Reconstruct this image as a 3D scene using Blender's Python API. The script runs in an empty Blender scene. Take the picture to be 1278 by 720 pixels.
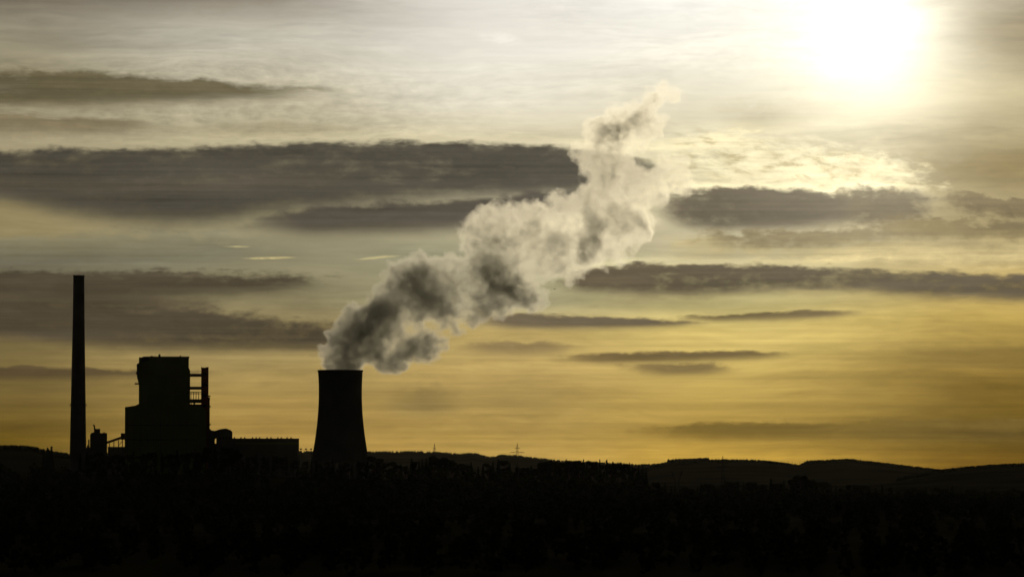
import bpy, bmesh, math, random
import numpy as np
from mathutils import Vector, Matrix, noise

random.seed(7)
np.random.seed(7)
scene = bpy.context.scene
COL = scene.collection

# ---------------------------------------------------------------- camera
K = math.radians(14.0) / 1278.0        # one "step" of the survey: radians per 1/1278 of the view width
EYE = 24.0                             # eye height above the plain (m)
HZ = 600.0                             # row of the true horizon in the survey grid
cam_d = bpy.data.cameras.new("camera")
cam = bpy.data.objects.new("camera", cam_d)
COL.objects.link(cam)
cam_d.sensor_width = 36.0
cam_d.lens = 18.0 / math.tan(math.radians(7.0))
cam_d.clip_start = 1.0
cam_d.clip_end = 200000.0
cam.location = (0, 0, EYE)
cam.rotation_euler = (math.radians(90) + (HZ - 360) * K, 0, 0)
scene.camera = cam

# ---------------------------------------------------------------- colour management
scene.view_settings.view_transform = 'Standard'
scene.view_settings.look = 'None'
scene.view_settings.gamma = 1.0
scene.view_settings.use_curve_mapping = False
scene.view_settings.exposure = 0.0
scene.render.engine = 'CYCLES'
cy = scene.cycles
cy.max_bounces = 12
cy.diffuse_bounces = 2
cy.glossy_bounces = 2
cy.volume_bounces = 6
cy.transparent_max_bounces = 8
cy.volume_step_rate = 1.0
cy.volume_max_steps = 256
cy.use_denoising = True

# ---------------------------------------------------------------- sun
SUN_AZ = (1078 - 639) * K              # to the right of straight ahead
SUN_EL = (HZ - 45) * K
sun_dir = Vector((math.sin(SUN_AZ) * math.cos(SUN_EL), math.cos(SUN_AZ) * math.cos(SUN_EL), math.sin(SUN_EL)))
sl = bpy.data.lights.new("sun", 'SUN')
sl.energy = 1.25          # the sun stands behind thin cloud
sl.angle = math.radians(5.0)
sl.color = (1.0, 0.85, 0.58)
sun = bpy.data.objects.new("sun", sl)
COL.objects.link(sun)
sun.rotation_euler = sun_dir.to_track_quat('Z', 'Y').to_euler()
sun.location = (0, 0, 500)

# ---------------------------------------------------------------- world
def lin(c):
    return tuple((v / 255.0 / 12.92) if v <= 10 else ((v / 255.0 + 0.055) / 1.055) ** 2.4 for v in c)

world = bpy.data.worlds.new("World")
scene.world = world
world.use_nodes = True
NT = world.node_tree
NT.nodes.clear()
L = NT.links

def N(kind, **kw):
    n = NT.nodes.new(kind)
    for k, v in kw.items():
        setattr(n, k, v)
    return n

def put(sock, v):
    if isinstance(v, bpy.types.NodeSocket):
        L.new(v, sock)
    else:
        sock.default_value = v

def M(op, a, b=None, c=None, clamp=False):
    n = N('ShaderNodeMath', operation=op, use_clamp=clamp)
    put(n.inputs[0], a)
    if b is not None: put(n.inputs[1], b)
    if c is not None: put(n.inputs[2], c)
    return n.outputs[0]

def sstep(v, lo, hi, a=0.0, b=1.0):
    n = N('ShaderNodeMapRange', interpolation_type='SMOOTHSTEP')
    put(n.inputs[0], v); put(n.inputs[1], lo); put(n.inputs[2], hi); put(n.inputs[3], a); put(n.inputs[4], b)
    return n.outputs[0]

def mix(fac, a, b, mode='MIX'):
    n = N('ShaderNodeMix', data_type='RGBA', blend_type=mode, clamp_factor=True)
    put(n.inputs[0], fac)
    put(n.inputs[6], a if isinstance(a, bpy.types.NodeSocket) else (*a, 1))
    put(n.inputs[7], b if isinstance(b, bpy.types.NodeSocket) else (*b, 1))
    return n.outputs[2]

def vec(x, y, z):
    n = N('ShaderNodeCombineXYZ')
    put(n.inputs[0], x); put(n.inputs[1], y); put(n.inputs[2], z)
    return n.outputs[0]

def nz(X, Y, sx, sy, seed, detail=4.0, rough=0.55, dist=0.0):
    v = vec(M('DIVIDE', X, sx), M('DIVIDE', Y, sy), seed)   # inputs are made before the node: Cycles compiles in this order
    n = N('ShaderNodeTexNoise', noise_dimensions='3D')
    put(n.inputs['Vector'], v)
    n.inputs['Scale'].default_value = 1.0
    n.inputs['Detail'].default_value = detail
    n.inputs['Roughness'].default_value = rough
    n.inputs['Distortion'].default_value = dist
    return n.outputs[0]

def curve(x01, pts):
    n = N('ShaderNodeFloatCurve')
    c = n.mapping.curves[0]
    n.mapping.extend = 'HORIZONTAL'
    n.mapping.use_clip = False
    while len(c.points) < len(pts): c.points.new(0.5, 0.5)
    for p, (a, b) in zip(c.points, pts):
        p.location = (a, b)
        p.handle_type = 'AUTO_CLAMPED'
    n.mapping.update()
    put(n.inputs['Value'], x01)
    return n.outputs[0]

tc = N('ShaderNodeTexCoord')
sep = N('ShaderNodeSeparateXYZ')
L.new(tc.outputs['Generated'], sep.inputs[0])
az = M('ARCTAN2', sep.outputs[0], sep.outputs[1])
el = M('ARCSINE', sep.outputs[2])
X = M('MULTIPLY_ADD', az, 1.0 / K, 639.0)          # azimuth, in steps of K
Y = M('MULTIPLY_ADD', el, -1.0 / K, HZ)            # elevation, counted down from above
x01 = M('DIVIDE', X, 1278.0, clamp=True)

big = nz(X, Y, 330, 90, 3.1, 3.0)
Ys = M('MULTIPLY_ADD', big, 40.0, Y)                # streaks bend with the large-scale flow
streak = nz(X, Ys, 250, 24, 11.3, 6.0, 0.60)
bump = nz(X, Ys, 46, 21, 21.7, 5.0, 0.60)
fine = nz(X, Ys, 34, 6, 31.2, 3.0, 0.6)
puff = nz(X, Ys, 24, 11, 51.9, 5.0, 0.62)
strip_ = nz(X, Y, 460, 7, 61.3, 3.0, 0.6)
bigC = M('SUBTRACT', big, 0.5)
puffC = M('SUBTRACT', puff, 0.5)
stripC = M('SUBTRACT', strip_, 0.5)
bumpC = M('SUBTRACT', bump, 0.5)
streakC = M('SUBTRACT', streak, 0.5)
fineC = M('SUBTRACT', fine, 0.5)
Yb = M('MULTIPLY_ADD', bigC, 34.0, Y)              # warped elevation for the clear sky
Yw = M('MULTIPLY_ADD', puffC, 11.0, M('MULTIPLY_ADD', bumpC, 20.0, M('MULTIPLY_ADD', streakC, 14.0, M('MULTIPLY_ADD', bigC, 12.0, Y))))   # for the cloud banks

X0 = X
X = M('MULTIPLY_ADD', streakC, 6.0, M('MULTIPLY_ADD', bigC, 26.0, X))      # everything below also wanders sideways a little
Y0 = Y
Y = M('MULTIPLY_ADD', fineC, 1.2, Y)
x01 = M('DIVIDE', X, 1278.0, clamp=True)
X_ = X
Yramp = M('DIVIDE', Yb, 600.0, clamp=True)

def ramp(pts):
    n = N('ShaderNodeValToRGB')
    cr = n.color_ramp
    cr.interpolation = 'EASE'
    cr.interpolation = 'LINEAR'
    while len(cr.elements) < len(pts): cr.elements.new(0.5)
    for e, (y, c) in zip(cr.elements, pts):
        e.position = min(1, max(0, y / 600.0))
        e.color = (*lin(c), 1)
    put(n.inputs[0], Yramp)
    return n.outputs[0]

SKY = [
 (0,   [(0,(116,108,94)),(40,(148,140,118)),(90,(149,140,113)),(165,(163,152,122)),(255,(150,136,95)),(300,(146,133,94)),(325,(119,112,89)),(370,(107,95,68)),(440,(118,102,62)),(500,(112,92,44)),(550,(100,78,20)),(570,(102,80,24))]),
 (320, [(0,(163,155,140)),(50,(194,188,171)),(100,(196,187,162)),(160,(187,176,143)),(250,(164,153,116)),(310,(141,134,106)),(370,(136,127,94)),(440,(158,138,88)),(500,(164,136,74)),(560,(172,138,68))]),
 (640, [(0,(231,226,214)),(60,(238,233,219)),(130,(234,226,203)),(170,(220,208,172)),(290,(177,167,133)),(320,(164,159,126)),(380,(169,160,122)),(420,(192,166,102)),(480,(176,148,86)),(520,(170,142,78)),(570,(190,155,78))]),
 (900, [(0,(246,243,233)),(60,(243,238,222)),(130,(225,216,188)),(180,(233,222,183)),(300,(201,189,151)),(380,(189,175,115)),(410,(222,196,114)),(480,(192,162,84)),(530,(176,144,66)),(580,(186,148,58))]),
 (1278,[(0,(162,150,125)),(50,(157,145,118)),(120,(186,172,131)),(200,(148,132,93)),(300,(175,156,109)),(400,(184,155,76)),(450,(142,114,46)),(500,(116,90,24)),(540,(100,78,18)),(590,(112,82,14))]),
]
sky = ramp(SKY[0][1])
for (xa, _), (xb, pts) in zip(SKY, SKY[1:]):
    sky = mix(sstep(M('MULTIPLY_ADD', bigC, 60.0, X), float(xa), float(xb)), sky, ramp(pts))

def scale_col(c, f):
    n = N('ShaderNodeMix', data_type='RGBA', blend_type='ADD', clamp_factor=False)   # 0 + f * c
    put(n.inputs[0], f)
    n.inputs[6].default_value = (0, 0, 0, 1)
    put(n.inputs[7], c if isinstance(c, bpy.types.NodeSocket) else (*c, 1))
    return n.outputs[2]

# thin high cloud: long horizontal streaks of light and shade
soft = M('MULTIPLY', sstep(X, 300.0, 640.0), sstep(Y, 175.0, 130.0))   # smoother veil towards the sun
sky = scale_col(sky, M('MULTIPLY_ADD', streakC, M('MULTIPLY_ADD', soft, -0.55, 0.85), 1.0))
calm = sstep(big, 0.35, 0.62, 0.03, 0.34)
sky = scale_col(sky, M('MULTIPLY_ADD', M('MULTIPLY', fineC, calm), 1.0, 1.0))
sky = scale_col(sky, M('MULTIPLY_ADD', M('MULTIPLY', bumpC, calm), 0.7, 1.0))

sky = scale_col(sky, M('MULTIPLY_ADD', stripC, sstep(Y, 360.0, 430.0, 0.10, 0.58), 1.0))
cirrus = M('MULTIPLY', M('MULTIPLY', sstep(Y, 60.0, 110.0), sstep(Y, 185.0, 160.0)), sstep(X, 760.0, 300.0))
sky = scale_col(sky, M('MULTIPLY_ADD', M('MULTIPLY', M('MULTIPLY_ADD', fineC, 0.5, puffC), cirrus), 0.85, 1.0))

def band(pts, col, alpha=0.9, s1=5.0, s2=9.0, tex=0.5, rim=0.0, afade=None, rough=1.0, cu=0.8):
    """one cloud bank: pts = (azimuth step, top, bottom)"""
    global sky
    sc_ = N('ShaderNodeSeparateColor'); L.new(sky, sc_.inputs[0])
    zero = M('MINIMUM', sc_.outputs[0], 0.0)      # always 0; makes Cycles finish one bank before the next (its shader stack is small)
    X = M('ADD', X_, zero); x01 = M('DIVIDE', X, 1278.0, clamp=True)
    t = curve(x01, [(p[0] / 1278.0, p[1] / 720.0) for p in pts])
    b = curve(x01, [(p[0] / 1278.0, p[2] / 720.0) for p in pts])
    yy = Yw if rough == 1.0 else M('ADD', Y, M('MULTIPLY', M('SUBTRACT', Yw, Y), rough))
    s1 *= 1.6; s2 *= 2.5
    d1 = M('SUBTRACT', yy, M('MULTIPLY', t, 720.0))
    d2 = M('SUBTRACT', M('MULTIPLY', b, 720.0), yy)
    m = M('MULTIPLY', sstep(d1, -s1, s1), sstep(d2, -s2, s2))
    x0, x1 = pts[0][0], pts[-1][0]
    if x0 > 0: m = M('MULTIPLY', m, sstep(X, x0 - 5.0, x0 + (afade or 60.0) * 1.6))
    if x1 < 1278: m = M('MULTIPLY', m, sstep(X, x1 + 5.0, x1 - (afade or 60.0) * 1.6))
    m0 = m
    m = M('MULTIPLY', m, 1.35)
    m = M('ADD', m, M('ADD', M('MULTIPLY', puffC, cu), M('ADD', M('MULTIPLY', streakC, 1.1 + tex * 1.5), M('MULTIPLY', bumpC, 0.9))))
    a = M('MULTIPLY', sstep(m, 0.06, 1.42, 0.0, min(1.0, alpha * 1.06)), sstep(m0, 0.0, 0.16))
    if rim > 0:
        r = M('MULTIPLY', sstep(d1, -16.0, -5.0), sstep(d1, 2.0, -4.0))
        r = M('MULTIPLY', r, sstep(d2, 0.0, 6.0))
        if x0 > 0: r = M('MULTIPLY', r, sstep(X, x0, x0 + 60.0))
        if x1 < 1278: r = M('MULTIPLY', r, sstep(X, x1, x1 - 60.0))
        sky = scale_col(sky, M('MULTIPLY_ADD', r, rim, 1.0))
    cc = scale_col(lin(col), M('MULTIPLY_ADD', M('ADD', bumpC, puffC), 0.42, M('MULTIPLY_ADD', streakC, 1.3, M('MULTIPLY_ADD', stripC, 0.9, M('MULTIPLY_ADD', bigC, 0.9, 1.0)))))
    sky = mix(a, sky, cc)


# faint dusky veils
band([(0,-20,12),(150,-20,10),(420,-20,2)], (112,102,86), 0.6, 8, 14)
band([(0,94,136),(120,94,134),(260,102,128),(420,112,122),(520,116,120)], (92,83,60), 0.9, 7, 8, 0.9, afade=180)
band([(0,148,168),(120,148,166),(300,156,162)], (112,100,74), 0.8, 6, 7, 0.9, afade=120)
band([(200,150,168),(330,148,164),(520,156,160)], (150,137,104), 0.55, 6, 8, 0.9)
band([(1160,20,70),(1220,12,72),(1278,10,78)], (120,104,72), 0.6, 16, 18, 0.4, afade=80)
band([(1080,205,240),(1180,196,236),(1278,192,234)], (124,105,60), 0.65, 12, 10, 0.5, afade=110)
band([(840,120,165),(930,128,168),(1060,140,160)], (190,176,134), 0.55, 12, 12, 0.5, afade=80)
band([(0,300,338),(200,296,336),(420,305,330)], (112,110,92), 0.5, 8, 8, 0.6, afade=120)
band([(420,300,330),(560,298,328),(700,310,322)], (150,146,118), 0.5, 8, 8, 0.6)
# great dark bank, upper left, with the lighter seam inside it
band([(0,190,254),(110,186,273),(220,185,281),(300,180,274),(400,177,264),(500,175,256),(600,176,251),(690,181,246),(760,188,243),(800,198,238),(856,212,228)], (76,71,61), 0.97, 4, 10, 0.05, rim=0.12, afade=40, rough=0.7, cu=0.6)
band([(250,278,286),(330,268,290),(400,260,292),(500,252,291),(600,247,286),(700,240,270),(760,238,264),(850,242,258)], (80,74,64), 0.95, 5, 7, 0.15, afade=90, rough=0.8, cu=0.4)
band([(0,222,238),(140,226,240),(300,222,234),(480,214,224)], (104,95,76), 0.35, 8, 8, 0.4)
# right of the plume
band([(770,168,250),(860,166,246),(960,176,250),(1060,196,258),(1150,214,250),(1225,236,250)], (246,231,184), 0.80, 9, 12, 1.0, afade=90, cu=2.4)
band([(790,286,330),(950,292,330),(1100,300,328),(1278,296,330)], (208,188,132), 0.7, 9, 10, 1.4, afade=60, cu=1.6)
band([(800,250,276),(850,238,282),(900,235,286),(1000,237,284),(1060,248,280),(1110,250,268)], (98,88,71), 0.98, 4, 6, 0.25, rim=0.2, afade=40, cu=0.9)
band([(1030,238,276),(1080,236,280),(1130,240,280),(1190,248,276)], (106,94,72), 0.95, 4, 6, 0.6, rim=0.2, afade=40, cu=2.4)
band([(1160,240,262),(1220,248,272),(1278,254,276)], (112,97,66), 0.9, 4, 6, 0.8, afade=40, cu=3.2)
band([(1080,274,292),(1160,272,294),(1278,278,300)], (124,108,70), 0.85, 5, 7, 1.0, cu=3.0)
band([(1010,196,222),(1090,206,226),(1130,214,226)], (150,132,86), 0.7, 5, 6, 0.6, cu=2.6)
band([(830,284,302),(960,288,308),(1130,286,300),(1278,276,292)], (126,112,80), 0.8, 5, 7, 1.0, cu=2.0)
band([(1090,276,290),(1278,284,300)], (140,122,78), 0.5, 5, 7, 1.2)
band([(670,350,360),(760,335,367),(850,330,370),(950,330,365),(1050,334,364),(1150,339,372),(1278,345,377)], (92,81,62), 1.0, 4, 5, 0.35, rim=0.28, afade=40, rough=0.8, cu=1.2)
band([(700,372,384),(800,368,382),(900,372,380),(980,374,380)], (142,128,92), 0.5, 5, 6, 0.8)
band([(560,402,408),(640,393,411),(720,394,412),(800,398,410),(920,403,408)], (100,88,68), 0.98, 3, 4, 0.4, rim=0.15, afade=60, rough=0.5)
band([(800,396,402),(900,392,401),(1000,389,400),(1110,391,397)], (112,96,62), 0.95, 2, 3, 0.5, afade=60, rough=0.5)
band([(540,428,441),(640,427,442),(760,432,440)], (134,114,74), 0.95, 3, 4, 0.6, rough=0.6)
band([(670,447,454),(800,440,452),(920,438,449),(1035,439,446)], (116,97,60), 0.98, 2.5, 4, 0.5, rough=0.5)
band([(740,458,464),(840,454,467),(960,457,464)], (126,106,64), 0.95, 3, 4, 0.6, rough=0.5)
# left of the plume
band([(0,366,394),(160,368,394),(330,372,390)], (86,76,58), 0.85, 7, 8, 0.8, afade=110)
band([(0,334,376),(80,338,380),(180,342,376),(300,342,370),(400,348,366),(470,352,362)], (76,67,52), 0.98, 6, 8, 0.5, afade=90)
band([(0,376,424),(100,378,432),(200,386,438),(320,396,438),(430,404,438),(500,412,436)], (74,65,50), 1.0, 8, 6, 0.35, afade=70)
band([(300,378,388),(380,372,388),(450,380,386)], (112,102,76), 0.5, 5, 6, 0.9)
band([(0,459,474),(80,461,474),(170,464,471),(300,465,470)], (80,66,42), 0.95, 2.5, 4, 0.3, rough=0.4)
band([(440,498,518),(510,486,520),(620,492,512)], (142,120,70), 0.9, 7, 7, 0.6)
# low on the right
band([(1000,442,458),(1100,436,462),(1278,432,466)], (126,103,46), 0.55, 9, 9, 0.6, afade=140)
band([(660,536,548),(900,528,550),(1080,526,552),(1278,524,554)], (112,90,36), 0.85, 3, 5, 0.6, afade=160, rough=0.5)
band([(470,540,548),(620,542,550),(760,545,550)], (172,140,66), 0.55, 4, 5, 0.8, rough=0.5)

# rippled bright cloud below the sun
rip = nz(X, M('MULTIPLY_ADD', X, -0.12, Y), 30, 10, 41.0, 5.0, 0.62, 0.25)
rm = M('MULTIPLY', sstep(X, 780, 900), sstep(X, 1190, 1060))
rc = M('MULTIPLY_ADD', X, 0.10, 104.0)
rm = M('MULTIPLY', rm, M('MULTIPLY', sstep(Y, M('SUBTRACT', rc, 46.0), M('SUBTRACT', rc, 8.0)), sstep(Y, M('ADD', rc, 38.0), M('ADD', rc, 12.0))))
sky = mix(M('MULTIPLY', rm, sstep(rip, 0.44, 0.72)), sky, lin((255,244,200)))
sky = mix(M('MULTIPLY', rm, sstep(rip, 0.50, 0.30, 0.0, 0.8)), sky, lin((186,168,120)))

# a bright shred of cloud and lit contrail streaks
def streaklet(cx, cy_, w, h, col, a, slope=0.0):
    global sky
    dx = M('DIVIDE', M('SUBTRACT', X, cx), w)
    dy = M('DIVIDE', M('ADD', M('SUBTRACT', Y, cy_), M('ADD', M('MULTIPLY', M('SUBTRACT', X, cx), slope), M('MULTIPLY', bumpC, h * 1.6))), h)
    r = M('ADD', M('MULTIPLY', dx, dx), M('MULTIPLY', dy, dy))
    sky = mix(M('MULTIPLY', sstep(r, 1.0, 0.0, 0.0, a), sstep(puff, 0.36, 0.58, 0.25, 1.0)), sky, lin(col))
streaklet(332, 322.5, 38, 2.2, (214,196,134), 0.7, 0.02)
streaklet(292, 308, 20, 1.6, (190,178,128), 0.8)
streaklet(468, 321.5, 34, 2.0, (205,190,136), 0.7, 0.09)
streaklet(622, 49, 34, 10, (248,243,228), 0.85, -0.1)
streaklet(590, 62, 30, 7, (240,234,215), 0.5, 0.2)
streaklet(1015, 366, 46, 5, (178,160,106), 0.75)

# the sun's own light spreading through the thin cloud
dx = M('SUBTRACT', X, 1104.0)
dy = M('SUBTRACT', Y, 42.0)
dxs = M('MULTIPLY_ADD', bumpC, 16.0, M('MULTIPLY_ADD', bigC, 50.0, dx))
dys = M('MULTIPLY_ADD', bumpC, 14.0, M('MULTIPLY_ADD', streakC, 12.0, dy))
rr = M('SQRT', M('ADD', M('MULTIPLY', dxs, dxs), M('MULTIPLY', dys, M('MULTIPLY', dys, 0.95))))
g1 = M('EXPONENT', M('MULTIPLY', M('POWER', M('DIVIDE', rr, 97.0), 2.0), -1.0))
g2 = M('EXPONENT', M('MULTIPLY', M('DIVIDE', rr, 118.0), -1.0))
veil = M('MULTIPLY_ADD', bumpC, 0.7, M('MULTIPLY_ADD', streakC, 1.1, 1.0))
def add_glow(col, f):
    global sky
    sky = mix(1.0, sky, scale_col(col, f), 'ADD')
add_glow((1.0, 0.96, 0.82), M('MULTIPLY', g1, 0.62))
add_glow((1.0, 0.92, 0.68), M('MULTIPLY', M('MULTIPLY', g2, veil), 0.58))

# outside the view the sky is dimmed, an added overcast keeping the land dark
nish = N('ShaderNodeTexSky', sky_type='NISHITA')
nish.sun_disc = False
nish.sun_elevation = SUN_EL
nish.sun_rotation = SUN_AZ
nish.air_density = 1.5
nish.dust_density = 3.0
away = M('MAXIMUM', sstep(M('ABSOLUTE', az), math.radians(8.0), math.radians(28)), sstep(el, math.radians(7.2), math.radians(20)))
dull = mix(0.985, nish.outputs[0], (0.035, 0.036, 0.036))
sky = mix(away, scale_col(sky, 10.0), dull)
sky = mix(sstep(el, 0.0, -0.02), sky, (0.02, 0.02, 0.02))
world.cycles.sampling_method = 'MANUAL'
world.cycles.sample_map_resolution = 1024
bg = N('ShaderNodeBackground')
L.new(sky, bg.inputs[0])
bg.inputs[1].default_value = 0.1
wo = N('ShaderNodeOutputWorld')
L.new(bg.outputs[0], wo.inputs[0])

# ================================================================ helpers
def px_x(u, D): return D * math.tan((u - 639.0) * K)
def row_z(r, D): return EYE + D * math.tan((HZ - r) * K)

def new_mat(name, col, rough=0.85, var=0.25, scale=0.2, bump_s=0.0, spec=0.0):
    m = bpy.data.materials.new(name)
    m.use_nodes = True
    t = m.node_tree
    b = t.nodes['Principled BSDF']
    b.inputs['Roughness'].default_value = rough
    b.inputs['Specular IOR Level'].default_value = spec
    tcn = t.nodes.new('ShaderNodeTexCoord')
    n = t.nodes.new('ShaderNodeTexNoise'); n.inputs['Scale'].default_value = scale; n.inputs['Detail'].default_value = 4
    t.links.new(tcn.outputs['Object'], n.inputs['Vector'])
    r = t.nodes.new('ShaderNodeMapRange')
    r.inputs['From Min'].default_value = 0.3; r.inputs['From Max'].default_value = 0.7
    r.inputs['To Min'].default_value = 1 - var; r.inputs['To Max'].default_value = 1 + var
    t.links.new(n.outputs[0], r.inputs[0])
    mx = t.nodes.new('ShaderNodeVectorMath'); mx.operation = 'SCALE'
    mx.inputs[0].default_value = col
    t.links.new(r.outputs[0], mx.inputs['Scale'])
    t.links.new(mx.outputs[0], b.inputs['Base Color'])
    if bump_s:
        bp = t.nodes.new('ShaderNodeBump'); bp.inputs['Strength'].default_value = bump_s; bp.inputs['Distance'].default_value = 0.3
        t.links.new(n.outputs[0], bp.inputs['Height']); t.links.new(bp.outputs[0], b.inputs['Normal'])
    return m

M_CONC = new_mat('concrete', (0.20, 0.19, 0.16), 0.9, 0.18, 0.05, 0.3)
M_CHIM = new_mat('chimney_concrete', (0.16, 0.15, 0.14), 0.9, 0.2, 0.06, 0.2)
M_CLAD = new_mat('ribbed_cladding', (0.27, 0.29, 0.09), 0.7, 0.15, 0.04, 0.2)
M_CLAD2 = new_mat('grey_cladding', (0.15, 0.15, 0.13), 0.7, 0.15, 0.04, 0.2)
M_STEEL = new_mat('painted_steel', (0.10, 0.10, 0.09), 0.6, 0.2, 0.3)
M_PYLON = new_mat('darkened_steel', (0.03, 0.03, 0.03), 0.8, 0.1, 0.3)  # colour darkened so sunlit struts show darker than the hill behind
M_RED = new_mat('red_brown_cladding', (0.32, 0.08, 0.045), 0.7, 0.15, 0.06)
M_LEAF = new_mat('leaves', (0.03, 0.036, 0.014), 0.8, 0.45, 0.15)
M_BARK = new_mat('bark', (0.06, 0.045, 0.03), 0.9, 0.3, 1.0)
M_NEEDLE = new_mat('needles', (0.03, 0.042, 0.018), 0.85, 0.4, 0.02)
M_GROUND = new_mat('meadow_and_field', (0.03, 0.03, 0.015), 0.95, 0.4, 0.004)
M_GROUND.node_tree.nodes['Principled BSDF'].inputs['Specular IOR Level'].default_value = 0.0
M_BIRD = new_mat('dark_feathers', (0.03, 0.03, 0.03), 0.8, 0.1, 1.0)
M_GLASS = new_mat('dark_window_glass', (0.03, 0.035, 0.04), 0.25, 0.1, 1.0)

def link(name, me, mat, parent=None, loc=None):
    o = bpy.data.objects.new(name, me)
    COL.objects.link(o)
    if mat is not None and not me.materials: me.materials.append(mat)
    if parent is not None: o.parent = parent
    if loc is not None: o.location = loc
    return o

def bm_obj(name, bm, mat, parent=None, smooth=False):
    bmesh.ops.recalc_face_normals(bm, faces=bm.faces)
    me = bpy.data.meshes.new(name)
    bm.to_mesh(me); bm.free()
    if smooth:
        for p in me.polygons: p.use_smooth = True
    return link(name, me, mat, parent)

def tag(o, label=None, cat=None, group=None, kind=None):
    if label: o['label'] = label
    if cat: o['category'] = cat
    if group: o['group'] = group
    if kind: o['kind'] = kind
    return o

def empty(name, loc, label, cat, group=None):
    o = bpy.data.objects.new(name, None)
    COL.objects.link(o)
    o.location = loc
    o.empty_display_size = 5
    return tag(o, label, cat, group)

def box(bm, x0, x1, y0, y1, z0, z1):
    vs = [bm.verts.new(p) for p in ((x0,y0,z0),(x1,y0,z0),(x1,y1,z0),(x0,y1,z0),(x0,y0,z1),(x1,y0,z1),(x1,y1,z1),(x0,y1,z1))]
    for f in ((0,3,2,1),(4,5,6,7),(0,1,5,4),(1,2,6,5),(2,3,7,6),(3,0,4,7)):
        bm.faces.new([vs[i] for i in f])

def prism(bm, pts, y0, y1):
    """pts: (x, z) outline seen from the front, given real depth y0..y1"""
    a = [bm.verts.new((x, y0, z)) for x, z in pts]
    b = [bm.verts.new((x, y1, z)) for x, z in pts]
    bm.faces.new(a); bm.faces.new(b[::-1])
    n = len(pts)
    for i in range(n):
        bm.faces.new((a[i], b[i], b[(i+1) % n], a[(i+1) % n]))

def tube(bm, p, q, r, r2=None, n=8):
    p, q = Vector(p), Vector(q)
    r2 = r if r2 is None else r2
    d = (q - p).normalized()
    a = d.orthogonal().normalized(); b = d.cross(a)
    va, vb = [], []
    for i in range(n):
        t = 2 * math.pi * i / n
        o = a * math.cos(t) + b * math.sin(t)
        va.append(bm.verts.new(p + o * r)); vb.append(bm.verts.new(q + o * r2))
    for i in range(n):
        bm.faces.new((va[i], va[(i+1) % n], vb[(i+1) % n], vb[i]))
    bm.faces.new(va[::-1]); bm.faces.new(vb)

def lathe(bm, prof, n=64, close=False):
    """prof: (radius, z) list"""
    rings = [[bm.verts.new((r * math.cos(2*math.pi*i/n), r * math.sin(2*math.pi*i/n), z)) for i in range(n)] for r, z in prof]
    pairs = list(zip(rings, rings[1:]))
    if close: pairs.append((rings[-1], rings[0]))
    for a, b in pairs:
        for i in range(n):
            bm.faces.new((a[i], a[(i+1) % n], b[(i+1) % n], b[i]))
    return rings

def quads_mesh(name, C, S, mat, parent=None, squash=1.0):
    """leaf clumps: one randomly turned quad for each centre C with half size S"""
    n = len(C)
    a = np.random.normal(size=(n, 3)); a /= np.linalg.norm(a, axis=1)[:, None]
    t = np.random.normal(size=(n, 3))
    b = np.cross(a, t); b /= np.linalg.norm(b, axis=1)[:, None]
    a *= S[:, None]; b *= (S * squash)[:, None]
    V = np.stack([C - a - b * .6, C + a * .7 - b, C + a + b * .7, C - a * .6 + b], 1).reshape(-1, 3)
    me = bpy.data.meshes.new(name)
    me.vertices.add(4 * n); me.vertices.foreach_set('co', V.ravel().astype(np.float32))
    me.loops.add(4 * n); me.loops.foreach_set('vertex_index', np.arange(4 * n, dtype=np.int32))
    me.polygons.add(n)
    me.polygons.foreach_set('loop_start', np.arange(0, 4 * n, 4, dtype=np.int32))
    me.polygons.foreach_set('loop_total', np.full(n, 4, dtype=np.int32))
    me.update(calc_edges=True)
    return link(name, me, mat, parent)

# ================================================================ the land
def prof(u, pts):
    return np.interp(u, [p[0] for p in pts], [p[1] for p in pts])

RIDGE_A = [(-900,590),(-100,572),(200,567),(380,565.5),(458,566),(520,565.5),(545,566.5),(575,568.5),(590,567),(605,571),(612,572.5),(625,570),(640,570),(700,577),(790,581.5),(840,581),(1000,588),(1300,596),(2200,600)]
RIDGE_B = [(600,606),(780,596),(815,584),(835,580),(870,579),(900,577),(950,578),(978,581),(998,584),(1003,582),(1008,579),(1060,576.5),(1100,581),(1150,587),(1190,592),(1230,594),(1400,600),(2200,606)]
RIDGE_C = [(900,622),(1000,612),(1100,604),(1150,596),(1180,590),(1190,589),(1205,587.5),(1240,584.5),(1278,583),(1500,578),(2200,588)]
HILL_L = [(-900,556),(-200,563),(0,562),(30,562.5),(45,564),(56,568),(70,570),(100,574),(200,590),(300,606)]
NEAR = [(-900,592),(-100,592),(60,590),(100,592),(300,592),(380,596),(450,600),(470,598),(500,603),(520,598),(575,596),(590,602),(640,600),(660,606),(690,601),(790,602),(806,610),(812,628),(870,630),(930,627),(985,625),(1010,623),(1040,628),(1278,632),(2200,630)]
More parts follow.
